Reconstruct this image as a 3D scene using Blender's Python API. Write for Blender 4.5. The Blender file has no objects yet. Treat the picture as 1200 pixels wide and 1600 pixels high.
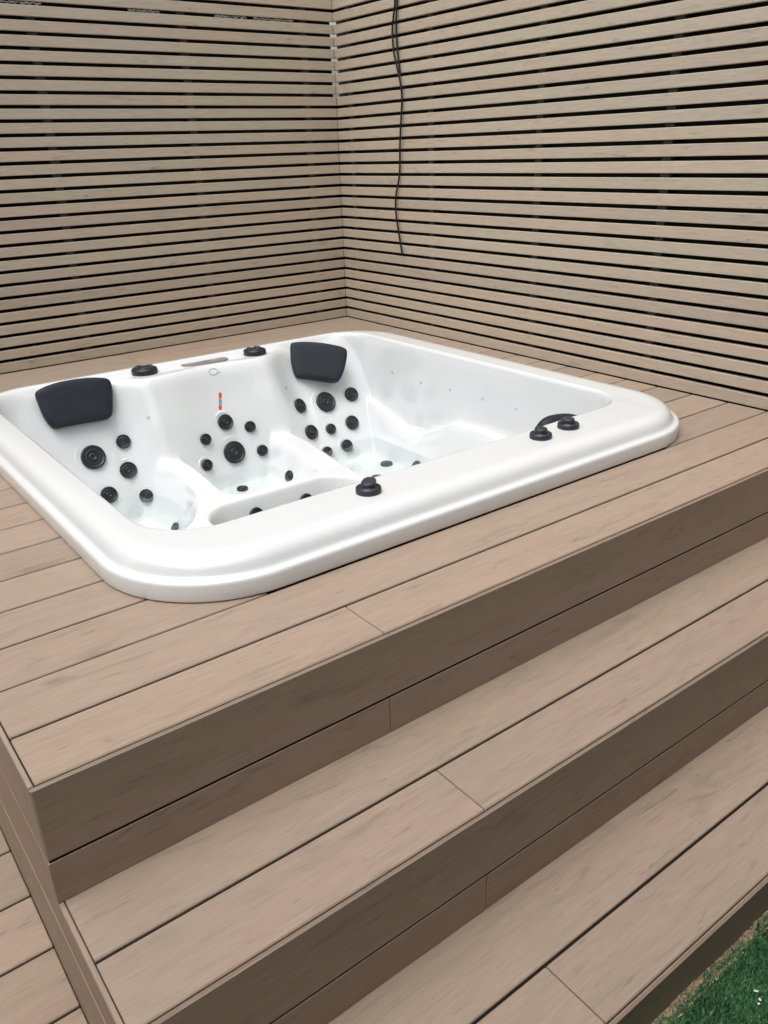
import bpy, bmesh, math, random
import numpy as np
from mathutils import Matrix, Vector
random.seed(4); rng = np.random.default_rng(7)
SC = bpy.context.scene; COL = SC.collection
R = math.radians

# ------------------------------------------------------------ camera
cd = bpy.data.cameras.new("camera"); cam = bpy.data.objects.new("camera", cd); COL.objects.link(cam)
cd.sensor_fit = 'VERTICAL'; cd.sensor_height = 32.0; cd.lens = 32.0 * 1292.11 / 1600.0
cd.clip_start = 0.02; cd.clip_end = 2000
cam.matrix_world = Matrix(((0.79617013, 0.26517443, -0.54387098, -0.13661554),
                           (-0.60429038, 0.30277508, -0.73699416, -1.08406912),
                           (-0.03076143, 0.91542874, 0.40130283, 0.84545214), (0, 0, 0, 1)))
SC.camera = cam
# ------------------------------------------------------------ world, sun, exposure
SUN_EL, SUN_AZ = 70.0, 255.0            # azimuth measured clockwise from +Y
w = bpy.data.worlds.new("World"); SC.world = w; w.use_nodes = True
nt = w.node_tree; bgn = nt.nodes['Background']
sky = nt.nodes.new('ShaderNodeTexSky'); sky.sky_type = 'NISHITA'; sky.sun_disc = False
sky.sun_elevation = R(SUN_EL); sky.sun_rotation = R(SUN_AZ)
sky.dust_density = 6.0; sky.air_density = 1.0; sky.ozone_density = 1.0
hs = nt.nodes.new('ShaderNodeHueSaturation'); hs.inputs['Saturation'].default_value = 0.22
nt.links.new(sky.outputs[0], hs.inputs['Color']); nt.links.new(hs.outputs[0], bgn.inputs['Color'])
bgn.inputs['Strength'].default_value = 0.142
sd = bpy.data.lights.new("sun", 'SUN'); sd.energy = 0.66; sd.angle = R(70); sd.color = (1.0, 0.965, 0.92)
so = bpy.data.objects.new("sun", sd); COL.objects.link(so)
_el, _az = R(SUN_EL), R(SUN_AZ)
_d = Vector((math.sin(_az) * math.cos(_el), math.cos(_az) * math.cos(_el), math.sin(_el)))
so.rotation_euler = _d.to_track_quat('Z', 'Y').to_euler(); so.location = (0, 0, 8)
SC.view_settings.view_transform = 'Standard'; SC.view_settings.look = 'None'
SC.view_settings.gamma = 1; SC.view_settings.exposure = 0.50
SC.cycles.max_bounces = 10; SC.cycles.diffuse_bounces = 5; SC.cycles.transparent_max_bounces = 12

# ------------------------------------------------------------ materials
def mat(name, col, rough=.5, spec=.5, **kw):
    m = bpy.data.materials.new(name); m.use_nodes = True
    b = m.node_tree.nodes['Principled BSDF']
    b.inputs['Base Color'].default_value = (*col, 1); b.inputs['Roughness'].default_value = rough
    b.inputs['Specular IOR Level'].default_value = spec
    for k, v in kw.items(): b.inputs[k.replace('_', ' ')].default_value = v
    return m
def nd(t, typ, **kw):
    n = t.nodes.new(typ)
    for k, v in kw.items(): setattr(n, k, v)
    return n
def mixc(t, fac, a, b, blend='MIX'):
    n = nd(t, 'ShaderNodeMix', data_type='RGBA', blend_type=blend)
    for s, v in ((0, fac), (6, a), (7, b)):
        if hasattr(v, 'is_linked'): t.links.new(v, n.inputs[s])
        else: n.inputs[s].default_value = (*v, 1) if isinstance(v, tuple) else v
    return n.outputs[2]
def ramp(t, src, pts):
    n = nd(t, 'ShaderNodeValToRGB'); e = n.color_ramp.elements
    while len(e) < len(pts): e.new(.5)
    for i, (p, c) in enumerate(pts):
        e[i].position = p; e[i].color = (*c, 1) if isinstance(c, tuple) else (c, c, c, 1)
    t.links.new(src, n.inputs[0]); return n.outputs[0]
def wood(name, axis, base=(.338, .270, .208), pink=(.362, .270, .217), grey=(.245, .205, .165), fleck=(.115, .094, .077), rough=.58):
    m = mat(name, base, rough, .35); t = m.node_tree; b = t.nodes['Principled BSDF']; L = t.links.new
    tc = nd(t, 'ShaderNodeTexCoord'); geo = nd(t, 'ShaderNodeNewGeometry')
    off = nd(t, 'ShaderNodeVectorMath', operation='SCALE'); off.inputs[0].default_value = (37, 19, 53)
    L(geo.outputs['Random Per Island'], off.inputs['Scale'])
    add = nd(t, 'ShaderNodeVectorMath', operation='ADD'); L(tc.outputs['Object'], add.inputs[0]); L(off.outputs[0], add.inputs[1])
    def noise(lo, hi, det=3, rg=.55, dist=0.):
        mp = nd(t, 'ShaderNodeMapping'); s = [hi, hi, hi]; s[axis] = lo; mp.inputs['Scale'].default_value = s
        L(add.outputs[0], mp.inputs[0]); n = nd(t, 'ShaderNodeTexNoise'); n.inputs['Scale'].default_value = 1
        n.inputs['Detail'].default_value = det; n.inputs['Roughness'].default_value = rg; n.inputs['Distortion'].default_value = dist
        L(mp.outputs[0], n.inputs[0]); return n.outputs['Fac']
    blot = ramp(t, noise(2.6, 10, 4, .6, .8), [(.33, 0.), (.62, 1.)])
    c = mixc(t, blot, pink, base)
    st = ramp(t, noise(3.6, 36, 5, .62, .5), [(.47, 0.), (.78, .50)])
    c = mixc(t, st, c, grey)
    sm = ramp(t, noise(5.0, 26, 3, .55, 1.2), [(.60, 0.), (.77, .50)])
    c = mixc(t, sm, c, tuple(q * .72 for q in grey))
    fl = ramp(t, noise(9.5, 70, 4, .6, .9), [(.62, 0.), (.80, .8)])
    c = mixc(t, fl, c, fleck)
    c = mixc(t, 1.0, c, ramp(t, noise(20, 150, 3, .6, .4), [(.28, .925), (.5, 1.0), (.75, 1.045)]), 'MULTIPLY')
    gr = noise(14, 330, 2, .5)
    c = mixc(t, 1.0, c, ramp(t, gr, [(.25, .90), (.75, 1.07)]), 'MULTIPLY')
    c = mixc(t, 1.0, c, ramp(t, geo.outputs['Random Per Island'], [(0, (.87, .87, .875)), (.35, (1.03, .995, .965)), (.65, (.96, .97, .95)), (1, (1.09, 1.07, 1.05))]), 'MULTIPLY')
    L(c, b.inputs['Base Color'])
    bp = nd(t, 'ShaderNodeBump'); bp.inputs['Strength'].default_value = .25; bp.inputs['Distance'].default_value = .0012
    L(gr, bp.inputs['Height']); L(bp.outputs[0], b.inputs['Normal'])
    return m
M = {}
M['deck_x'] = wood('composite_decking_along_x', 0)
M['deck_y'] = wood('composite_decking_along_y', 1)
SL = dict(base=(.52, .448, .356), pink=(.535, .448, .36), grey=(.45, .395, .318), fleck=(.18, .145, .115), rough=.55)
M['slat_x'] = wood('composite_slats_along_x', 0, **SL)
M['slat_y'] = wood('composite_slats_along_y', 1, **SL)
M['void'] = mat('dark_gap_shade', (.010, .008, .007), .8, .2)  # near-black colour stands in for shade in and under the board gaps
M['membrane'] = mat('black_membrane', (.012, .010, .010), .45, .4)
M['batten'] = mat('grey_batten', (.10, .09, .08), .6, .3)
M['acrylic'] = mat('white_acrylic', (.702, .726, .734), .12, .5, Coat_Weight=.5, Coat_Roughness=.03)
M['black'] = mat('black_jet_plastic', (.012, .015, .021), .42, .5)
M['charcoal'] = mat('charcoal_control_plastic', (.026, .032, .040), .36, .5)
M['pillow'] = mat('navy_black_foam', (.014, .020, .028), .55, .3)
M['hole'] = mat('small_air_hole', (.16, .17, .17), .4)
M['cable'] = mat('black_cable_sheath', (.012, .013, .014), .4, .4)
M['white_pl'] = mat('white_crumpled_plastic', (.8, .8, .78), .25, .5)
M['rendered'] = mat('shade_wall_dark', (.06, .057, .054), .8, .2)  # dark colour of the added unseen wall that shades the steps
M['petal'] = mat('petal', (.75, .68, .55), .6, .2)
def speck_mat(name, a, b, sc, rough=.9, c3=None):
    m = mat(name, a, rough, .2); t = m.node_tree
    tc = nd(t, 'ShaderNodeTexCoord'); n = nd(t, 'ShaderNodeTexNoise'); n.inputs['Scale'].default_value = sc; n.inputs['Detail'].default_value = 6
    t.links.new(tc.outputs['Object'], n.inputs[0])
    pts = [(.35, a), (.62, b)] + ([(.72, c3)] if c3 else [])
    t.links.new(ramp(t, n.outputs['Fac'], pts), t.nodes['Principled BSDF'].inputs['Base Color']); return m
M['ground'] = speck_mat('earth', (.10, .085, .06), (.16, .14, .10), 6)
M['sand'] = speck_mat('sandy_grit', (.26, .19, .125), (.52, .43, .29), 160, .95, (.12, .07, .05))
M['turfbase'] = speck_mat('turf_backing', (.012, .028, .014), (.022, .055, .023), 60)
def blade_mat():
    m = mat('turf_blades', (.03, .09, .04), .5, .3); t = m.node_tree; g = nd(t, 'ShaderNodeNewGeometry')
    tc = nd(t, 'ShaderNodeTexCoord'); n = nd(t, 'ShaderNodeTexNoise'); n.inputs['Scale'].default_value = 14; n.inputs['Detail'].default_value = 3
    t.links.new(tc.outputs['Object'], n.inputs[0])
    c = ramp(t, g.outputs['Random Per Island'], [(0, (.034, .105, .045)), (.6, (.062, .190, .078)), (.9, (.105, .245, .105)), (1, (.19, .23, .11))])
    c = mixc(t, 1., c, ramp(t, n.outputs['Fac'], [(.3, .7), (.7, 1.25)]), 'MULTIPLY')
    t.links.new(c, t.nodes['Principled BSDF'].inputs['Base Color']); return m
M['blade'] = blade_mat()
def water_mat():
    m = bpy.data.materials.new('clear_water'); m.use_nodes = True; t = m.node_tree; t.nodes.clear(); L = t.links.new
    o = nd(t, 'ShaderNodeOutputMaterial'); mx = nd(t, 'ShaderNodeMixShader'); tr = nd(t, 'ShaderNodeBsdfTransparent'); gl = nd(t, 'ShaderNodeBsdfGlossy')
    fr = nd(t, 'ShaderNodeFresnel'); fr.inputs['IOR'].default_value = 1.33; gl.inputs['Roughness'].default_value = .01
    tr.inputs['Color'].default_value = (.955, .986, .984, 1)
    n = nd(t, 'ShaderNodeTexNoise'); n.inputs['Scale'].default_value = 7; bp = nd(t, 'ShaderNodeBump'); bp.inputs['Strength'].default_value = .04; bp.inputs['Distance'].default_value = .02
    tc = nd(t, 'ShaderNodeTexCoord'); L(tc.outputs['Object'], n.inputs[0]); L(n.outputs['Fac'], bp.inputs['Height'])
    L(bp.outputs[0], gl.inputs['Normal']); L(fr.outputs[0], mx.inputs[0]); L(tr.outputs[0], mx.inputs[1]); L(gl.outputs[0], mx.inputs[2]); L(mx.outputs[0], o.inputs[0])
    return m
M['water'] = water_mat()

# ------------------------------------------------------------ helpers
class MB:
    """collects shapes and links them as ONE mesh object"""
    def __init__(s): s.v = []; s.f = []; s.mi = []; s.n = 0
    def add(s, verts, faces, mi=0):
        s.v.extend([tuple(map(float, p)) for p in verts]); s.f.extend([tuple(i + s.n for i in f) for f in faces]); s.mi.extend([mi] * len(faces)); s.n += len(verts)
    def bar(s, axis, a, b, lo, hi, ch=.002, mi=0):
        """bar along axis from a to b with a chamfered rectangular section lo..hi in the other two axes"""
        (u0, v0), (u1, v1) = lo, hi; c = ch
        sec = [(u0 + c, v0), (u1 - c, v0), (u1, v0 + c), (u1, v1 - c), (u1 - c, v1), (u0 + c, v1), (u0, v1 - c), (u0, v0 + c)]
        o = [i for i in range(3) if i != axis]; vs = []
        for t, ins in ((a, 1), (a + c * .6, 0), (b - c * .6, 0), (b, 1)):
            for (u, v) in sec:
                if ins:
                    uc, vc = (u0 + u1) / 2, (v0 + v1) / 2
                    u = u + (c * .6 if u < uc else -c * .6); v = v + (c * .6 if v < vc else -c * .6)
                p = [0, 0, 0]; p[axis] = t; p[o[0]] = u; p[o[1]] = v; vs.append(p)
        fs = [tuple(range(8))[::-1], tuple(range(24, 32))]
        for r in range(3):
            for i in range(8):
                j = (i + 1) % 8; fs.append((r * 8 + i, r * 8 + j, r * 8 + 8 + j, r * 8 + 8 + i))
        s.add(vs, fs, mi)
    def box(s, lo, hi, mi=0):
        (a, b, c), (d, e, f) = lo, hi
        s.add([(a, b, c), (d, b, c), (d, e, c), (a, e, c), (a, b, f), (d, b, f), (d, e, f), (a, e, f)],
              [(0, 3, 2, 1), (4, 5, 6, 7), (0, 1, 5, 4), (1, 2, 6, 5), (2, 3, 7, 6), (3, 0, 4, 7)], mi)
    def lathe(s, prof, seg=40, mi=0, squash=(1, 1), cap=True):
        vs = []; fs = []
        for r, z in prof:
            for i in range(seg):
                a = 2 * math.pi * i / seg; vs.append((r * math.cos(a) * squash[0], r * math.sin(a) * squash[1], z))
        for k in range(len(prof) - 1):
            for i in range(seg):
                j = (i + 1) % seg; fs.append((k * seg + i, k * seg + j, k * seg + seg + j, k * seg + seg + i))
        n = len(vs); vs.append((0, 0, prof[-1][1])) if cap else None; k = len(prof) - 1
        for i in range(seg * cap): fs.append((k * seg + i, k * seg + (i + 1) % seg, n))
        s.add(vs, fs, mi)
    def tube(s, pts, r, seg=10, mi=0):
        pts = [Vector(p) for p in pts]; vs = []; fs = []; up = Vector((1, 0, 0.013))
        for i, p in enumerate(pts):
            t = (pts[min(i + 1, len(pts) - 1)] - pts[max(i - 1, 0)]).normalized()
            a = t.cross(up).normalized(); b = t.cross(a).normalized()
            rr = r[i] if hasattr(r, '__len__') else r
            for k in range(seg):
                q = 2 * math.pi * k / seg; vs.append(p + (a * math.cos(q) + b * math.sin(q)) * rr)
        for i in range(len(pts) - 1):
            for k in range(seg):
                j = (k + 1) % seg; fs.append((i * seg + k, i * seg + j, i * seg + seg + j, i * seg + seg + k))
        fs.append(tuple(range(seg))[::-1]); fs.append(tuple(range((len(pts) - 1) * seg, len(pts) * seg)))
        s.add(vs, fs, mi)
    def mesh(s, name, mats, smooth=False):
        me = bpy.data.meshes.new(name); me.from_pydata(s.v, [], s.f)
        for m_ in (mats if isinstance(mats, (list, tuple)) else [mats]): me.materials.append(m_)
        if any(s.mi): me.polygons.foreach_set('material_index', s.mi)
        if smooth: me.polygons.foreach_set('use_smooth', [True] * len(me.polygons))
        bm = bmesh.new(); bm.from_mesh(me); bmesh.ops.recalc_face_normals(bm, faces=bm.faces[:]); bm.to_mesh(me); bm.free()
        me.update(); return me
    def build(s, name, mats, parent=None, smooth=False, auto=None):
        me = s.mesh(name, mats, smooth)
        if parent is not None:
            d = parent.matrix_world.translation if False else Vector(parent.get('_w', (0, 0, 0)))
            me.transform(Matrix.Translation(-d))
        o = bpy.data.objects.new(name, me); COL.objects.link(o)
        if parent is not None: o.parent = parent
        if auto and smooth: me.set_sharp_from_angle(angle=R(auto))
        return o
def tag(o, label=None, cat=None, group=None, kind=None):
    for k, v in (('label', label), ('category', cat), ('group', group), ('kind', kind)):
        if v: o[k] = v
    return o
def thing(name, loc, label, cat, group=None):
    o = bpy.data.objects.new(name, None); COL.objects.link(o); o.location = loc; o['_w'] = tuple(loc); o.empty_display_size = .1
    return tag(o, label, cat, group)
def ss(x): x = np.clip(x, 0, 1); return x * x * (3 - 2 * x)

# ------------------------------------------------------------ deck, steps, lower deck
P = .145; XR = 2.493; YB = 2.762
TX0, TX1, TY0, TY1, TR = .317, 2.192, .2885, 2.165, .29     # foot of the tub rim on the deck
def tub_half(y):
    """x range covered by the tub foot at depth y"""
    if y <= TY0 or y >= TY1: return None
    dy = max(TY0 + TR - y, y - (TY1 - TR), 0); ins = TR - math.sqrt(max(TR * TR - dy * dy, 0))
    return TX0 + ins, TX1 - ins
XJ = .662
deck = MB(); gaps = []
for k in range(19):
    y0 = k * P + .0035 if k else .0104; y1 = (.2880 if k == 1 else (k + 1) * P - .0035) if k < 18 else YB - .002
    ys = [y0 + (y1 - y0) * i / 8 for i in range(9)]
    hs_ = [tub_half(y) for y in ys]
    full = all(h is not None for h in hs_); none = all(h is None for h in hs_)
    x0, x1 = .0102, XR - .003
    if full:
        a = max(h[0] for h in hs_) + .015; b = min(h[1] for h in hs_) - .015; runs = [(x0, a), (b, x1)]
    elif none or y0 < TY0: runs = [(x0, x1)]
    else:
        runs = [(x0, x1)]
    if k < 18: gaps.append((k + 1) * P)
    cuts = {0: [XJ], 1: [1.95], 17: [1.19, 1.897], 18: [1.19, 1.897]}.get(k, [])
    out = []
    for (a, b) in runs:
        c = [a] + [q for q in cuts if a < q < b] + [b]
        for i in range(len(c) - 1): out.append((c[i] + (.001 if i else 0), c[i + 1] - (.001 if i < len(c) - 2 else 0)))
    for (a, b) in out:
        deck.bar(0, a, b, (y0, -.026), (y1, 0), .0022)
for lo, hi in (((.02, .02, -.07), (XR, .40, -.05)), ((.02, 2.06, -.07), (XR, YB, -.05)), ((.02, .40, -.07), (.42, 2.06, -.05)), ((2.09, .40, -.07), (XR, 2.06, -.05))):
    deck.box(lo, hi, 1)  # dark sheets stand in for the shade below the boards
for gy in gaps:
    h = tub_half(gy); runs = [(.024, XR - .005)] if gy < TY0 + .01 or h is None else [(.024, h[0] + .012), (h[1] - .012, XR - .005)]
    for a, b in runs: deck.box((a, gy - .0039, -.045), (b, gy + .0039, -.0045), 1)  # dark filler strips paint the shade inside the board gaps
deck.box((.012, .0081, -.045), (XR, .0103, -.004), 1); deck.box((.0081, .011, -.045), (.0101, YB, -.004), 1)
o = deck.build('deck', [M['deck_x'], M['void']]); tag(o, kind='structure')

ZF, Z1, ZF2, Z2, ZG = -.145, -.229, -.3797, -.4663, -.566
E1, E2, T1, T2 = -.2823, -.5722, -.1372, -.4285
FT = .008
steps = thing('deck_steps', (1.25, 0, ZG), 'two broad brown composite steps leading down from the hot tub deck to the green turf', 'steps')
def riser(y, ztop, zmid, zbot, cutx):
    m = MB()
    m.bar(0, 0.0, XR - .003, (y, zmid + .0015), (y + FT, ztop), .0042)
    for a, b in ((0.0, cutx - .0008), (cutx + .0008, XR - .003)):
        m.bar(0, a, b, (y + .0005, zbot), (y + FT, zmid - .0015), .0008)
    m.box((.003, y + .003, zmid - .004), (XR - .005, y + .0075, zmid + .004), 1)
    m.box((.02, y + .022, zbot - .01), (XR, y + .03, ztop - .03), 1)
    return m.build('riser', [M['deck_x'], M['void']], steps)
riser(0, 0, ZF, Z1, XJ); riser(E1, Z1, ZF2, Z2, XJ)
m = MB(); m.bar(0, 0, XR - .003, (E2, ZG - .02), (E2 + FT, Z2), .0042); m.build('riser', M['deck_x'], steps)
def tread(e, t, back, z, cutx):
    m = MB()
    m.bar(0, .0100, XR - .003, (t + .0031, z - .026), (back + .006, z - .0005), .002)
    for a, b in ((.0100, cutx - .001), (cutx + .001, XR - .003)):
        m.bar(0, a, b, (e + FT + .0022, z - .026), (t - .0031, z - .0005), .002)
    m.box((.02, e + .03, z - .07), (XR, back, z - .05), 1); m.box((.012, t - .0034, z - .045), (XR - .005, t + .0034, z - .006), 1)
    return m.build('tread', [M['deck_x'], M['void']], steps)
tread(E1, T1, 0, Z1, XJ); tread(E2, T2, E1, Z2, XJ)
# side cladding on the left end (boards run front to back), in the plane x = 0
m = MB()
m.bar(1, FT + .0005, YB, (0.0, ZF + .0015), (FT, -.0005), .0015)
m.bar(1, FT + .0005, YB, (0.0, -.3206), (FT, ZF - .0015), .0012)
m.bar(1, E1 + FT + .0005, FT, (0.0, -.3206), (FT + .0004, Z1 - .0005), .0012)
m.bar(1, E1 + FT + .0005, YB, (-.0008, -.53), (FT, -.3232), .0012)
m.bar(1, E2 + FT + .0005, E1 + FT, (-.0008, -.53), (FT, Z2 - .0008), .0012)
m.box((.022, E1 + .03, -.55), (.03, YB, -.03 + Z1), 1); m.box((.022, .03, -.5), (.03, YB, -.03), 1)
m.build('side_panel', [M['deck_y'], M['void']], steps)
# lower deck on the left
m = MB(); zl = -.507
for k in range(-22, 18):
    y0 = .041 + .1495 * k + .0025; m.bar(0, -3.2, -.0026, (y0, zl - .025), (y0 + .1435, zl), .0022); m.box((-3.2, y0 + .1431, zl - .045), (-.007, y0 + .1499, zl - .006), 1)
m.box((-3.2, -3.2, zl - .06), (0, 2.7, zl - .045), 1)
tag(m.build('lower_deck', [M['deck_x'], M['void']]), kind='structure')

# ------------------------------------------------------------ ground, sand edge, turf
m = MB(); m.add([(-400, -400, -.62), (400, -400, -.62), (400, 400, -.62), (-400, 400, -.62)], [(0, 1, 2, 3)])
tag(m.build('ground', M['ground']), kind='structure')
nx, ny = 420, 14; xs = np.linspace(0, 2.49, nx); vs = []
for j in range(ny):
    for i in range(nx):
        y = E2 - .001 - .024 * j / (ny - 1)
        vs.append((xs[i], y + rng.normal(0, .0006) * (0 < j), ZG + .004 + rng.normal(0, .0022) + .0015 * math.sin(xs[i] * 23 + j)))
m = MB(); m.add(vs, [(j * nx + i, j * nx + i + 1, j * nx + nx + i + 1, j * nx + nx + i) for j in range(ny - 1) for i in range(nx - 1)])
for i in range(900):
    x = rng.uniform(.4, 1.8); y = E2 - rng.uniform(.001, .03); r = rng.uniform(.0008, .0028)
    a = [Vector(rng.normal(0, 1, 3)).normalized() * r for _ in range(4)]
    m.add([Vector((x, y, ZG + .006)) + q for q in a], [(0, 1, 2), (0, 2, 3), (0, 3, 1), (1, 3, 2)])
tag(m.build('sand', M['sand'], smooth=False), kind='structure')
m = MB(); m.box((0, -2.95, -.61), (2.49, E2 - .012, ZG - .004), 0)
tag(m.build('turf_base', M['turfbase']), kind='structure')
def blades(x0, x1, y0, y1, n, hh=.016, wd=.0011):
    x = rng.uniform(x0, x1, n); y = rng.uniform(y0, y1, n)
    edge = E2 - .009 - .005 * np.sin(x * 31) - .004 * np.sin(x * 77 + 1) - np.abs(rng.normal(0, .003, n)); y = np.minimum(y, edge - (y - edge > 0) * rng.uniform(0, .02, n))
    a = rng.uniform(0, 2 * np.pi, n); le = rng.uniform(0, .013, n); la = rng.normal(.6, 1.2, n); h = hh * rng.uniform(.55, 1.1, n)
    z = np.full(n, ZG - .004); ca, sa = np.cos(a) * wd, np.sin(a) * wd; lx, ly = le * np.cos(la), le * np.sin(la)
    v = np.stack([np.stack([x - ca, y - sa, z], 1), np.stack([x + ca, y + sa, z], 1),
                  np.stack([x + ca * .8 + lx * .45, y + sa * .8 + ly * .45, z + h * .65], 1), np.stack([x - ca * .8 + lx * .45, y - sa * .8 + ly * .45, z + h * .65], 1),
                  np.stack([x + lx, y + ly, z + h], 1)], 1).reshape(-1, 3)
    q = np.arange(n) * 5
    return v, np.stack([q, q + 1, q + 2, q + 3], 1), np.stack([q + 3, q + 2, q + 4], 1)
v1, q1, t1 = blades(.6, 1.5, -.95, E2 - .004, 80000); v2, q2, t2 = blades(0, 2.49, -1.9, E2 - .016, 45000, .02, .003)
vv = np.concatenate([v1, v2]); nq = len(v1)
qq = np.concatenate([q1, q2 + nq]); tt = np.concatenate([t1, t2 + nq])
me = bpy.data.meshes.new('turf'); me.from_pydata(vv.tolist(), [], qq.tolist() + tt.tolist()); me.materials.append(M['blade'])
o = bpy.data.objects.new('turf', me); COL.objects.link(o); tag(o, kind='stuff')
for i, (x, y) in enumerate(((.953, -.671), (.962, -.668), (.972, -.655))):
    m = MB(); m.lathe([(.0032 + .0006 * i, 0), (.0036, .0012), (.002, .002)], 9, 0, (1, .6))
    me = m.mesh('petal', M['petal'], True); o = bpy.data.objects.new('petal', me); COL.objects.link(o); o.location = (x, y, ZG + .011); o.rotation_euler = (.2, .3, i)
    tag(o, 'tiny pale fallen petal lying on the green turf by the bottom step', 'petal', 'pale petals on the turf')

# ------------------------------------------------------------ slatted screens
S, G0 = .0525, .0511
def screen(axis, label):
    root = thing('slatted_screen', (1.0, YB, -.55) if axis == 0 else (XR, 1.0, -.55), label, 'screen', 'slatted privacy screens')
    m = MB()
    for k in range(-10, 38):
        z0 = G0 + (k - 1) * S + .0072; z1 = G0 + k * S - .0072
        if k == 0: z0 = .0035
        if axis == 0: m.bar(0, -2.6, XR - .0045, (YB, z0), (YB + .019, z1), .0016)
        else: m.bar(1, -2.9, YB + .016, (XR, z0), (XR + .019, z1), .0016)
    m.build('slat_panel', M['slat_x' if axis == 0 else 'slat_y'], root)
    top = G0 + 37 * S - .0062
    if axis == 0: posts = [-2.2, -1.55, -.9, -.25, .4, 1.05, 1.70, 2.33]
    else: posts = [-2.6, -2.0, -1.35, -.65, .1, .798, 1.394, 2.053, 2.67]
    for q in posts:
        b = MB()
        if axis == 0: b.box((q - .018, YB + .0195, -.55), (q + .018, YB + .05, top), 0)
        else: b.box((XR + .0195, q - .018, -.55), (XR + .05, q + .018, top), 0)
        b.build('batten', M['batten'], root)
    b = MB()
    for (za, zb, endx) in ((-.55, 1.075, 0), (1.075, 1.445, 1), (1.445, top, 0)):
        if axis == 0: b.box((-2.6, YB + .051, za), (XR + (.012 if endx else .06), YB + .055, zb))
        else: b.box((XR + .051, -2.9, za), (XR + .055, YB + (.05 if endx else .09), zb))
    b.build('backing_sheet', M['membrane'], root)
    return root
scr_l = screen(0, 'slatted grey brown screen behind the control panel side of the tub')
scr_r = screen(1, 'slatted grey brown screen with the black cable hanging on it')
# crumpled plastic film caught behind one high gap
zc = G0 + 26 * S
for (a, b) in ((.93, 1.10), (1.46, 1.60), (1.86, 2.02), (2.06, 2.27)):
    m = MB(); n = 30; vs = []
    for i in range(n):
        x = a + (b - a) * i / (n - 1); c = zc + .001 + .002 * math.sin(i * 1.3 + a * 9)
        for j in range(4): vs.append((x + rng.normal(0, .002), YB + .013 + rng.normal(0, .003), c + (j - 1.5) * .0022 + rng.normal(0, .0007)))
    keep = [(i * 4 + j, i * 4 + j + 1, i * 4 + j + 5, i * 4 + j + 4) for i in range(n - 1) for j in range(3) if rng.random() < .93]
    m.add(vs, keep); m.build('plastic_film', M['white_pl'], scr_l)

# hanging cable (two strands at the top)
ca = [(2.20, 1.95), (2.235, 1.60), (2.254, 1.446), (2.269, 1.387), (2.278, 1.326), (2.268, 1.25), (2.251, 1.197), (2.23, 1.132), (2.219, 1.066), (2.226, .988), (2.235, .88), (2.248, .742), (2.279, .643), (2.28, .57), (2.261, .468), (2.242, .37)]
def smooth_path(p, n=8):
    p = [np.array(q, float) for q in p]; out = []
    for i in range(len(p) - 1):
        a, b, c, d = p[max(i - 1, 0)], p[i], p[i + 1], p[min(i + 2, len(p) - 1)]
        for k in range(n):
            t = k / n; out.append(.5 * (2 * b + (c - a) * t + (2 * a - 5 * b + 4 * c - d) * t * t + (3 * b - a - 3 * c + d) * t ** 3))
    out.append(p[-1]); return out
cab = thing('cable', (XR - .012, 2.24, .37), 'black electric cable hanging loose down the slatted screen beside the tub', 'cable')
m = MB(); m.tube([(XR - .011 - .004 * math.sin(z * 9) ** 2, y, z) for y, z in smooth_path(ca)], .0046, 10); m.build('cable_strand', M['cable'], cab, True)
cb = [(2.21, 1.95), (2.225, 1.6), (2.240, 1.45), (2.250, 1.387), (2.252, 1.326), (2.246, 1.25), (2.238, 1.20), (2.231, 1.15)]
m = MB(); m.tube([(XR - .010, y, z) for y, z in smooth_path(cb)], .0042, 10); m.build('cable_strand', M['cable'], cab, True)

# ------------------------------------------------------------ hot tub: shape of the moulded shell
#H-BEGIN
OPEN = [(.435, .66), (.435, 1.2), (.435, 1.80), (.47, 1.95), (.57, 2.03), (.72, 2.045), (.86, 2.025), (.93, 1.965), (1.0, 1.935), (1.08, 1.945), (1.18, 1.965), (1.32, 1.965), (1.44, 1.945), (1.515, 1.915), (1.575, 1.935), (1.62, 2.0), (1.68, 2.05), (1.80, 2.065), (1.90, 2.045), (1.97, 1.99), (2.015, 1.91), (2.035, 1.80), (2.035, 1.2), (2.035, .68), (2.0, .57), (1.90, .515), (1.2, .51), (.60, .51), (.48, .555)]
def chaikin(p, it=2):
    p = np.array(p, float)
    for _ in range(it):
        q = np.roll(p, -1, 0); p = np.stack([p * .75 + q * .25, p * .25 + q * .75], 1).reshape(-1, 2)
    return p
OP = chaikin(OPEN)
def open_sd(x, y):
    """distance inside the opening (positive inside)"""
    x = np.asarray(x, float); y = np.asarray(y, float); best = np.full(x.shape, 9.); ins = np.zeros(x.shape, bool)
    A = OP; B = np.roll(OP, -1, 0)
    for (ax, ay), (bx, by) in zip(A, B):
        ex, ey = bx - ax, by - ay; t = np.clip(((x - ax) * ex + (y - ay) * ey) / (ex * ex + ey * ey + 1e-12), 0, 1)
        best = np.minimum(best, np.hypot(x - ax - t * ex, y - ay - t * ey))
        c = ((ay > y) != (by > y)); xx = ax + (y - ay) * ex / (ey if abs(ey) > 1e-12 else 1e-12)
        ins ^= (c & (x < xx))
    return np.where(ins, best, -best)
def _ss(x): x = np.clip(x, 0, 1); return x * x * (3 - 2 * x)
def smax(a, b, k):
    h = np.clip(.5 + .5 * (a - b) / k, 0, 1); return b * (1 - h) + a * h + k * h * (1 - h)
def smin(a, b, k): return -smax(-a, -b, k)
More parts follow.
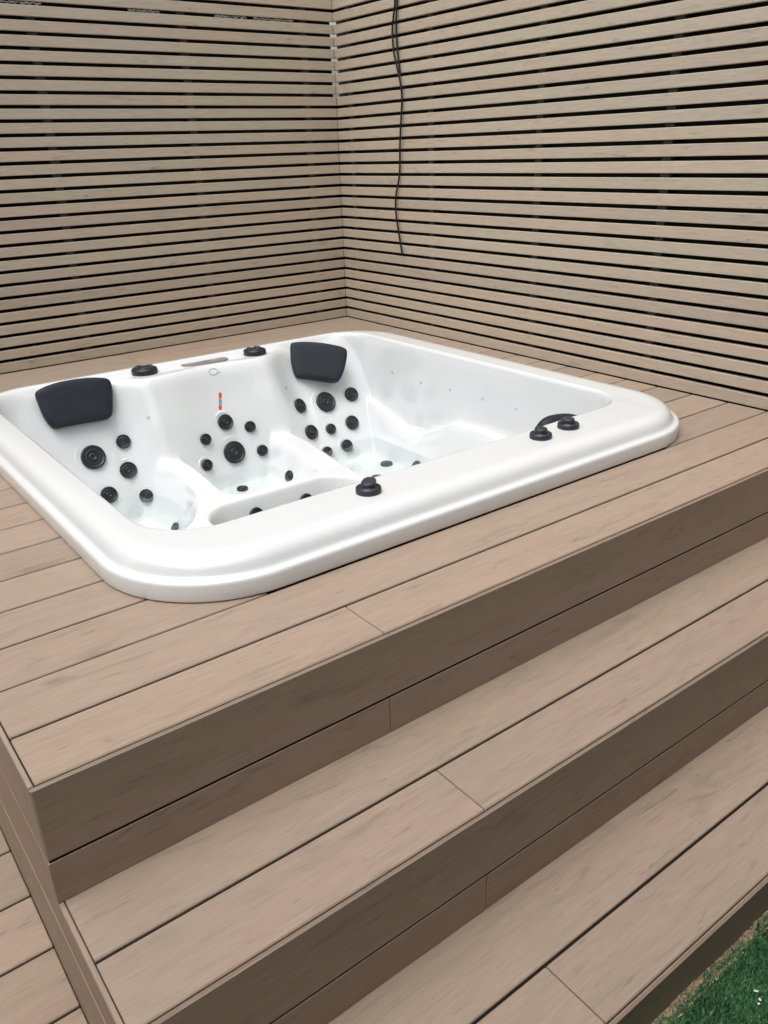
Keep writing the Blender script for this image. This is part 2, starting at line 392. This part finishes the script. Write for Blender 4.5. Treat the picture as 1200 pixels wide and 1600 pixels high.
def rbox(x, y, x0, x1, y0, y1, r):
    cx, cy, hx, hy = (x0 + x1) / 2, (y0 + y1) / 2, (x1 - x0) / 2 - r, (y1 - y0) / 2 - r
    qx, qy = np.abs(x - cx) - hx, np.abs(y - cy) - hy
    return r - (np.hypot(np.maximum(qx, 0), np.maximum(qy, 0)) + np.minimum(np.maximum(qx, qy), 0))
ZR = .088; ZW = -.338
def H(x, y):
    x = np.asarray(x, float); y = np.asarray(y, float)
    win = _ss((x - .84) / .17) * (1 - _ss((x - 1.49) / .20))
    yb = 2.045 - .105 * win + .03 * np.exp(-((x - 1.27) / .15) ** 2)
    kb = np.interp(x, [.45, .8, 1.15, 1.42, 1.70, 2.1], [2.2, 2.2, 2.7, 2.7, 1.75, 1.75])     # slope of the backs
    k1 = 4.5 + 5.0 * _ss((x - 1.5) / .3)
    zt = ZR - .019 * _ss((2.082 - y) / .03) * _ss((y - 1.86) / .08) * _ss((x - .50) / .12) * _ss((1.98 - x) / .12)
    W1 = -rbox(x, y, .435, 2.035, .51, 2.07, .15) * k1; W2 = -.96 * (yb - y) * kb
    W = smin(zt, zt - .012 + smax(W1, W2, .04 + .10 * _ss((1.0 - x) / .3)), .05)
    zr = np.interp(y, [.55, .98, 1.15, 1.30, 1.40, 1.50, 1.60, 1.72, 1.85, 2.0], [-.172, -.170, -.163, -.168, -.215, -.258, -.262, -.228, -.195, -.185])
    g = _ss((x - 1.89) / .07)
    ridge = -.228 - .045 * _ss((1.75 - y) / .45) * 1.0
    ridge = ridge * (1 - g) + zr * g
    s1 = (1 - np.hypot((x - .65) / .345, (y - 1.66) / .42)) * .345
    s1 = np.maximum(s1, rbox(x, y, .3, .90, 1.55, 2.4, .15))
    b = ridge + (-.44 - ridge) * _ss(s1 / .12)
    s2 = rbox(x, y, 1.025, 1.455, 1.412, 2.4, .09)
    b = np.minimum(b, ridge + (-.385 - ridge) * _ss(s2 / .075))
    s3 = rbox(x, y, 1.518, 1.985, .60, 2.5, .10)
    b = np.minimum(b, ridge + (-.41 - ridge) * _ss(s3 / np.where(x > 1.8, .075, .085)))
    s4 = rbox(x, y, .90, 1.485, .60, 1.375, .11)
    b = np.minimum(b, ridge + (-.76 - ridge) * _ss((s4 + .012) / .085))
    return smax(W, b, .035)
#H-END
def rr_curve(ins, n):
    """rounded rectangle of the tub foot moved inward by ins, n points at fixed parameters"""
    x0, x1, y0, y1 = TX0 + ins, TX1 - ins, TY0 + ins, TY1 - ins; r = max(TR - ins, .05); pts = []
    q = n // 4; ns = q * 5 // 9; na = q - ns
    cor = [((x1 - r, y0 + r), -90), ((x1 - r, y1 - r), 0), ((x0 + r, y1 - r), 90), ((x0 + r, y0 + r), 180)]
    st = [((x0 + r, y0), (x1 - r, y0)), ((x1, y0 + r), (x1, y1 - r)), ((x1 - r, y1), (x0 + r, y1)), ((x0, y1 - r), (x0, y0 + r))]
    for (a, b), (c, a0) in zip(st, cor):
        for i in range(ns): t = i / ns; pts.append((a[0] + (b[0] - a[0]) * t, a[1] + (b[1] - a[1]) * t))
        for i in range(na):
            t = R(a0 + 90 * i / na); pts.append((c[0] + r * math.cos(t), c[1] + r * math.sin(t)))
    return np.array(pts)
tub = thing('hot_tub', (1.255, 1.227, 0), 'square white acrylic hot tub with moulded seats and black jets sunk into the deck', 'hot tub')
N = 1152
prof = [(.006, .0015), (.0008, .003), (0, .006), (0, .037), (.0012, .0425), (.0042, .0455), (.009, .0465), (.0145, .0472), (.0185, .0490), (.0215, .0530), (.0240, .0580), (.0275, .0650), (.0325, .0720), (.039, .0780), (.047, .0825), (.056, .0855), (.067, .0872), (.080, ZR)]
rings = []
for ins, z in prof:
    c = rr_curve(ins, N); rings.append(np.column_stack([c, np.full(N, z)]))
inner = rr_curve(.080, N); ctr = np.array([1.235, 1.16]); MR = 230
for k in range(1, MR):
    u = k / MR; c = inner + (ctr - inner) * u
    rings.append(np.column_stack([c, H(c[:, 0], c[:, 1])]))
V = np.concatenate(rings); V = np.vstack([V, [[ctr[0], ctr[1], float(H(ctr[0:1], ctr[1:2])[0])]]]); V -= np.array([1.255, 1.227, 0])
nr = len(rings); i = np.arange(N); j = (i + 1) % N
F = np.concatenate([np.stack([k * N + i, k * N + j, k * N + N + j, k * N + N + i], 1) for k in range(nr - 1)])
tri = np.stack([(nr - 1) * N + i, (nr - 1) * N + j, np.full(N, nr * N)], 1)
me = bpy.data.meshes.new('shell'); me.from_pydata(V.tolist(), [], F.tolist() + tri.tolist()); me.materials.append(M['acrylic'])
me.polygons.foreach_set('use_smooth', [True] * len(me.polygons)); me.update()
o = bpy.data.objects.new('shell', me); COL.objects.link(o); o.parent = tub
W0 = Vector((1.255, 1.227, 0))
def normal(x, y, e=.028):
    gx = (H(np.array([x + e]), np.array([y]))[0] - H(np.array([x - e]), np.array([y]))[0]) / (2 * e)
    gy = (H(np.array([x]), np.array([y + e]))[0] - H(np.array([x]), np.array([y - e]))[0]) / (2 * e)
    return Vector((-gx, -gy, 1)).normalized()
def place(o, p, n, spin=0, parent=tub):
    o.parent = parent; q = n.to_track_quat('Z', 'Y').to_matrix().to_4x4()
    o.matrix_basis = Matrix.Translation(Vector(p) - W0) @ q @ Matrix.Rotation(spin, 4, 'Z')
def make_jet(r):
    m = MB(); m.lathe([(r * .97, -.006), (r, .002), (r * .985, .0055), (r * .93, .0078), (r * .86, .0078), (r * .80, .0064), (r * .77, .0046), (r * .66, .0042), (r * .62, .0052), (r * .56, .0056), (r * .50, .0046)], 44)
    n = MB(); n.lathe([(r * .40, .002), (r * .38, .0068), (r * .30, .0085), (r * .16, .0080), (r * .13, .0050)], 28)
    for a in range(3):
        t = a * 2.094; n.bar(0, r * .36, r * .60, (-.0016, 0), (.0016, .0035), .0006)
        k0 = n.n - 32
        for q in range(k0, n.n):
            x, y, z = n.v[q]; n.v[q] = (x * math.cos(t) - y * math.sin(t), x * math.sin(t) + y * math.cos(t), z)
    c = MB(); c.lathe([(r * 1.66, -.014), (r * 1.54, -.0082), (r * 1.44, -.0062), (r * 1.32, -.0060), (r * 1.15, -.0072), (r * .95, -.0078)], 44, cap=False)
    a = m.mesh('jet', M['black'], True); b = n.mesh('nozzle', M['black'], True); d = c.mesh('collar', M['acrylic'], True)
    return a, b, d
JM = {r: make_jet(r) for r in (.046, .032, .027, .023)}
def jet(x, y, z, r, n=None, collar=True):
    a, b, d = JM[r]; n = n or normal(x, y)
    o = bpy.data.objects.new('jet', a); COL.objects.link(o); place(o, Vector((x, y, z)) + n * (.008 if collar else .002), n, random.uniform(0, 6))
    q = bpy.data.objects.new('nozzle', b); COL.objects.link(q); q.parent = o
    if collar: q = bpy.data.objects.new('collar', d); COL.objects.link(q); q.parent = o
#JETS
JETS = [(0.7374, 1.9325, -0.1819, 0.046), (0.8666, 1.9451, -0.1515, 0.027), (0.8500, 1.8982, -0.2522, 0.032), (0.8860, 1.8335, -0.3484, 0.027), (1.2681, 1.8859, -0.1471, 0.032), (1.3656, 1.8620, -0.1817, 0.023), (1.1606, 1.8568, -0.1889, 0.023), (1.1342, 1.8150, -0.2792, 0.023), (1.2706, 1.8394, -0.2645, 0.046), (1.3889, 1.8199, -0.2793, 0.023), (1.7683, 1.9071, -0.1684, 0.046), (1.9086, 1.9097, -0.1612, 0.032), (1.6341, 1.9085, -0.1590, 0.032), (1.6468, 1.8492, -0.2663, 0.032), (1.7429, 1.8390, -0.2705, 0.023), (1.8586, 1.8422, -0.2669, 0.032), (1.7920, 1.7933, -0.3472, 0.027), (0.5993, 1.9492, -0.1701, .027), (0.7508, 1.8670, -0.3185, .032), (1.6900, 1.7950, -0.3522, .023)]
FLOOR = [(1.8836, 1.6231, -0.4100, 0.027), (1.9276, 1.4655, -0.3888, 0.027), (1.7542, 1.5152, -0.4104, 0.027), (1.1047, 1.3689, -0.3354, 0.027), (1.3140, 1.3673, -0.3388, 0.027), (0.8990, 1.6189, -0.4158, 0.023), (1.2390, 1.7295, -0.3855, 0.023), (1.4064, 1.6344, -0.3435, 0.023), (1.69, 1.62, -0.4100, .023)]
HOLES = [(2.0224, 1.7458, -0.0490), (2.0218, 1.5474, -0.0566), (2.0226, 1.3658, -0.0510), (2.0227, 1.1756, -0.0488), (2.0232, 0.9945, -0.0479), (0.9631, 1.9039, -0.0678), (1.5901, 1.9290, -0.0726)]
for x, y, z, r in FLOOR: jet(x, y, z, r, collar=False)
for x, y, z, r in JETS: jet(x, y, z, r, collar=x > .64)
hm = MB(); hm.lathe([(.0062, -.002), (.006, .001), (.0045, .0015), (.004, -.001)], 16); hme = hm.mesh('air_hole', M['hole'], True)
for x, y, z in HOLES:
    o = bpy.data.objects.new('air_hole', hme); COL.objects.link(o); place(o, (x, y, z), normal(x, y))


def pillow(pts, n, t_front, t_back, label):
    """padded headrest: outline pts in the plane with normal n, domed to the front and padded to the back"""
    P0 = [Vector(p) for p in pts]; n = Vector(n).normalized(); c = sum(P0, Vector()) / len(P0)
    Q = []
    for i_ in range(len(P0)):                      # smooth the outline
        a_, b_, c_, d_ = P0[i_ - 1], P0[i_], P0[(i_ + 1) % len(P0)], P0[(i_ + 2) % len(P0)]
        for k in range(5):
            t = k / 5; Q.append(.5 * (2 * b_ + (c_ - a_) * t + (2 * a_ - 5 * b_ + 4 * c_ - d_) * t * t + (3 * b_ - a_ - 3 * c_ + d_) * t ** 3))
    rings_ = []
    for sc, h in ((.94, -t_back), (.985, -t_back * .9), (1.0, -t_back * .4), (1.0, -.004), (.992, .28 * t_front), (.972, .55 * t_front), (.94, .76 * t_front), (.89, .90 * t_front), (.80, .97 * t_front), (.6, 1.0 * t_front), (.3, 1.0 * t_front)):
        rings_.append([c + (q - c) * sc + n * h for q in Q])
    m_ = MB(); L_ = len(Q); vs_ = [v_ for r_ in rings_ for v_ in r_] + [c + n * t_front, c - n * t_back]; fs_ = []
    for k in range(len(rings_) - 1):
        for q in range(L_): fs_.append((k * L_ + q, k * L_ + (q + 1) % L_, (k + 1) * L_ + (q + 1) % L_, (k + 1) * L_ + q))
    kl = (len(rings_) - 1) * L_
    for q in range(L_): fs_.append((kl + q, kl + (q + 1) % L_, len(vs_) - 2)); fs_.append(((q + 1) % L_, q, len(vs_) - 1))
    m_.add(vs_, fs_); o_ = m_.build('pillow', M['pillow'], tub, True)
    bm_ = bmesh.new(); bm_.from_mesh(o_.data)
    for _ in range(4): bmesh.ops.smooth_vert(bm_, verts=bm_.verts[:], factor=.4, use_axis_x=True, use_axis_y=True, use_axis_z=True)
    bm_.to_mesh(o_.data); bm_.free(); o_['label'] = label; return o_
pillow([(.600, 2.017, .071), (.611, 2.022, .084), (.653, 2.027, .095), (.712, 2.028, .1), (.79, 2.026, .098), (.848, 2.02, .089), (.873, 2.016, .079), (.879, 2.007, .061), (.873, 1.994, .031), (.864, 1.981, .002), (.852, 1.965, -.034), (.839, 1.957, -.05), (.812, 1.956, -.055), (.741, 1.958, -.053), (.678, 1.959, -.052), (.639, 1.96, -.052), (.623, 1.964, -.045), (.611, 1.974, -.022), (.604, 1.986, .005), (.602, 2.002, .038)],
       (-.0157, -.910, .414), .014, .045, 'dark headrest pillow of the corner seat at the far left')
pillow([(1.685, 2.027, .082), (1.699, 2.026, .091), (1.76, 1.997, .089), (1.835, 1.955, .075), (1.893, 1.918, .054), (1.898, 1.903, .032), (1.875, 1.887, -.014), (1.858, 1.88, -.04), (1.843, 1.876, -.06), (1.822, 1.877, -.076), (1.786, 1.897, -.069), (1.751, 1.916, -.062), (1.711, 1.939, -.054), (1.671, 1.96, -.048), (1.662, 1.972, -.034), (1.665, 1.998, .014), (1.675, 2.014, .051)],
       (-.365, -.811, .456), .010, .080, 'dark headrest pillow of the lounger in the back corner')
pillow([(1.678, .60, -.09), (1.665, .575, .015), (1.669, .56, .062), (1.697, .553, .084), (1.75, .553, .084), (1.82, .557, .070), (1.88, .565, .044), (1.925, .575, 0), (1.925, .60, -.08), (1.80, .61, -.11)],
       (0, .97, .22), .018, .03, 'dark headrest pillow whose top shows behind the front rim')

# topside controls
ZS = float(H(np.array([1.28]), np.array([2.047]))[0])
def upright(o_, p, rot=0):
    o_.parent = tub; o_.location = Vector(p) - W0; o_.rotation_euler = (0, 0, rot); return o_
for (x, y, r, rot, lab) in ((1.028, 2.046, .050, .2, 'left'), (1.511, 2.031, .047, .5, 'right')):
    zz = float(H(np.array([x]), np.array([y]))[0]) - .002; m = MB()
    m.lathe([(r, 0), (r * 1.01, .003), (r * 1.01, .016), (r * .985, .0205), (r * .94, .0225), (r * .88, .0225), (r * .85, .0205), (r * .82, .0205), (r * .79, .0235), (r * .72, .0252), (r * .45, .0262), (r * .2, .0265)], 48)
    cap = upright(m.build('diverter_cap', M['black'], None, True), (x, y, zz), rot)
    for a in (0, 2.1, 4.2):
        g = MB(); g.lathe([(r * .34, 0), (r * .33, .006), (r * .26, .0068), (r * .21, .0035)], 24, 0, (1.0, .62)); f_ = g.build('finger_grip', M['charcoal'], None, True)
        f_.parent = cap; f_.location = (r * .50 * math.cos(a), r * .50 * math.sin(a), .0235); f_.rotation_euler = (0, 0, a + 1.57)
def knob(x, y, rot, lever):
    zz = float(H(np.array([x]), np.array([y]))[0]) - .001; r = .0315; m = MB()
    m.lathe([(r, 0), (r * 1.0, .0115), (r * .97, .0142), (r * .90, .0155), (r * .84, .0150), (r * .80, .0130), (r * .66, .0125), (r * .62, .0150), (r * .58, .0160)], 44)
    k_ = upright(m.build('air_knob', M['charcoal'], None, True), (x, y, zz), rot)
    g = MB(); n_ = 36; prof_ = [(1.0, .013), (1.0, .0235), (.96, .0268), (.86, .0288), (.5, .0298)]; vs_ = []; fs_ = []
    for sc, z in prof_:
        for i_ in range(n_):
            a = 2 * math.pi * i_ / n_; ca_ = math.cos(a); rr_ = r * (.58 + (.52 * lever * max(ca_, 0) ** 3)) * sc
            vs_.append((rr_ * ca_, rr_ * math.sin(a), z - .002 * lever * max(-ca_, 0)))
    for k in range(len(prof_) - 1):
        for i_ in range(n_): fs_.append((k * n_ + i_, k * n_ + (i_ + 1) % n_, (k + 1) * n_ + (i_ + 1) % n_, (k + 1) * n_ + i_))
    vs_.append((0, 0, .0300)); kl = (len(prof_) - 1) * n_
    for i_ in range(n_): fs_.append((kl + i_, kl + (i_ + 1) % n_, len(vs_) - 1))
    g.add(vs_, fs_); l_ = g.build('lever', M['charcoal'], None, True); l_.parent = k_; return k_
knob(.935, .428, .75, 1.0); knob(1.540, .432, 1.0, .45); knob(1.666, .442, 2.2, .25)
# control panel on the back shelf
M['panel'] = mat('grey_control_panel', (.17, .17, .175), .35); M['panel_dark'] = mat('panel_display', (.05, .05, .055), .2); M['button'] = mat('panel_button', (.30, .30, .31), .45)
def stadium(hx, hy, z0, z1, n_=14, bev=.0012):
    m_ = MB(); out_ = []
    for ins, z in ((0, z0), (0, z1 - bev), (bev, z1)):
        for sgn in (1, -1):
            for i_ in range(n_ + 1):
                a = -math.pi / 2 + math.pi * i_ / n_; out_.append(((hx - hy) * sgn + (hy - ins) * math.cos(a) * sgn, (hy - ins) * math.sin(a) * sgn, z))
    k = 2 * (n_ + 1); fs_ = [(r_ * k + q, r_ * k + (q + 1) % k, (r_ + 1) * k + (q + 1) % k, (r_ + 1) * k + q) for r_ in range(2) for q in range(k)] + [tuple(range(2 * k, 3 * k)), tuple(range(k))[::-1]]
    m_.add(out_, fs_); return m_
cp = upright(stadium(.099, .036, -.004, .0045).build('control_panel', M['panel'], None), (1.286, 2.046, ZS), -.13)
d_ = stadium(.024, .013, .003, .0046).build('display', M['panel_dark'], None); d_.parent = cp
for bx in (-.066, -.040, .042, .066):
    b_ = stadium(.010, .008, .003, .0050).build('button', M['button'], None); b_.parent = cp; b_.location = (bx, 0, 0)
# temperature strip and green inspection mark stuck to the back wall
M['red'] = mat('sticker_red', (.62, .06, .05), .4); M['orange'] = mat('sticker_orange', (.75, .28, .05), .4); M['blue'] = mat('sticker_blue', (.08, .36, .62), .4); M['green'] = mat('stamp_green', (.16, .40, .24), .5)
a_, b_ = Vector((1.2865, 1.9348, -0.0353)), Vector((1.2647, 1.9075, -0.1001)); m = MB(); nn = normal(1.275, 1.918); tdir = (b_ - a_).normalized(); sdir = tdir.cross(nn).normalized(); n_ = 20; vs_ = []
for i_ in range(n_ + 1):
    p_ = a_ + (b_ - a_) * (i_ / n_); hw = .0062 * math.sqrt(max(1 - max(abs(2 * i_ / n_ - 1) - .85, 0) ** 2 / .0225, .02))
    for sg, off in ((-1, -.006), (-1, .0012), (1, .0012), (1, -.006)): vs_.append(p_ + sdir * hw * sg + nn * off)
for i_ in range(n_):
    mi_ = 0 if i_ < 6 or i_ >= 15 else (1 if i_ < 8 or i_ >= 13 else 2)
    m.add([vs_[i_ * 4 + q] for q in range(8)], [(0, 1, 5, 4), (1, 2, 6, 5), (2, 3, 7, 6)], mi_)
o_ = m.build('temperature_strip', [M['red'], M['orange'], M['blue']], tub); o_['label'] = 'narrow strip sticker banded red, orange and blue'
m = MB(); cpt = Vector((1.2811, 1.9671, 0.0442)); nn = normal(1.2811, 1.9671); ux = Vector((1, 0, 0)); uy = nn.cross(ux).normalized()
m.tube([cpt + nn * .0015 + ux * .019 * math.cos(t) + uy * (.013 * math.sin(t)) for t in np.linspace(0, 6.1, 40)], .0009, 6)
for q in range(5): m.tube([cpt + nn * .0015 + ux * (.016 + .003 * q) + uy * (-.010 + .004 * (q % 2)), cpt + nn * .0015 + ux * (.018 + .003 * q) + uy * (-.002 - .003 * (q % 3))], .0011, 6)
o_ = m.build('inspection_mark', M['green'], tub); o_['label'] = 'small faint green ring shaped stamp'

# water lying in the bottom of the tub
m = MB(); pts = OP + (np.array([1.235, 1.2]) - OP) * .05
m.add([(x, y, ZW) for x, y in pts], [tuple(range(len(pts)))]); tag(m.build('water', M['water']), kind='structure')

# added unseen wall behind and left of the camera, only to shade the steps
m = MB(); m.box((-1.7, -1.65, -.62), (4.5, -1.47, 2.0)); m.box((-1.88, -1.65, -.62), (-1.7, 1.6, 1.65))
o = m.build('shade_wall', M['rendered']); tag(o, 'added dark wall out of view that shades the deck steps', 'wall')
for o in bpy.data.objects:
    if '_w' in o: del o['_w']
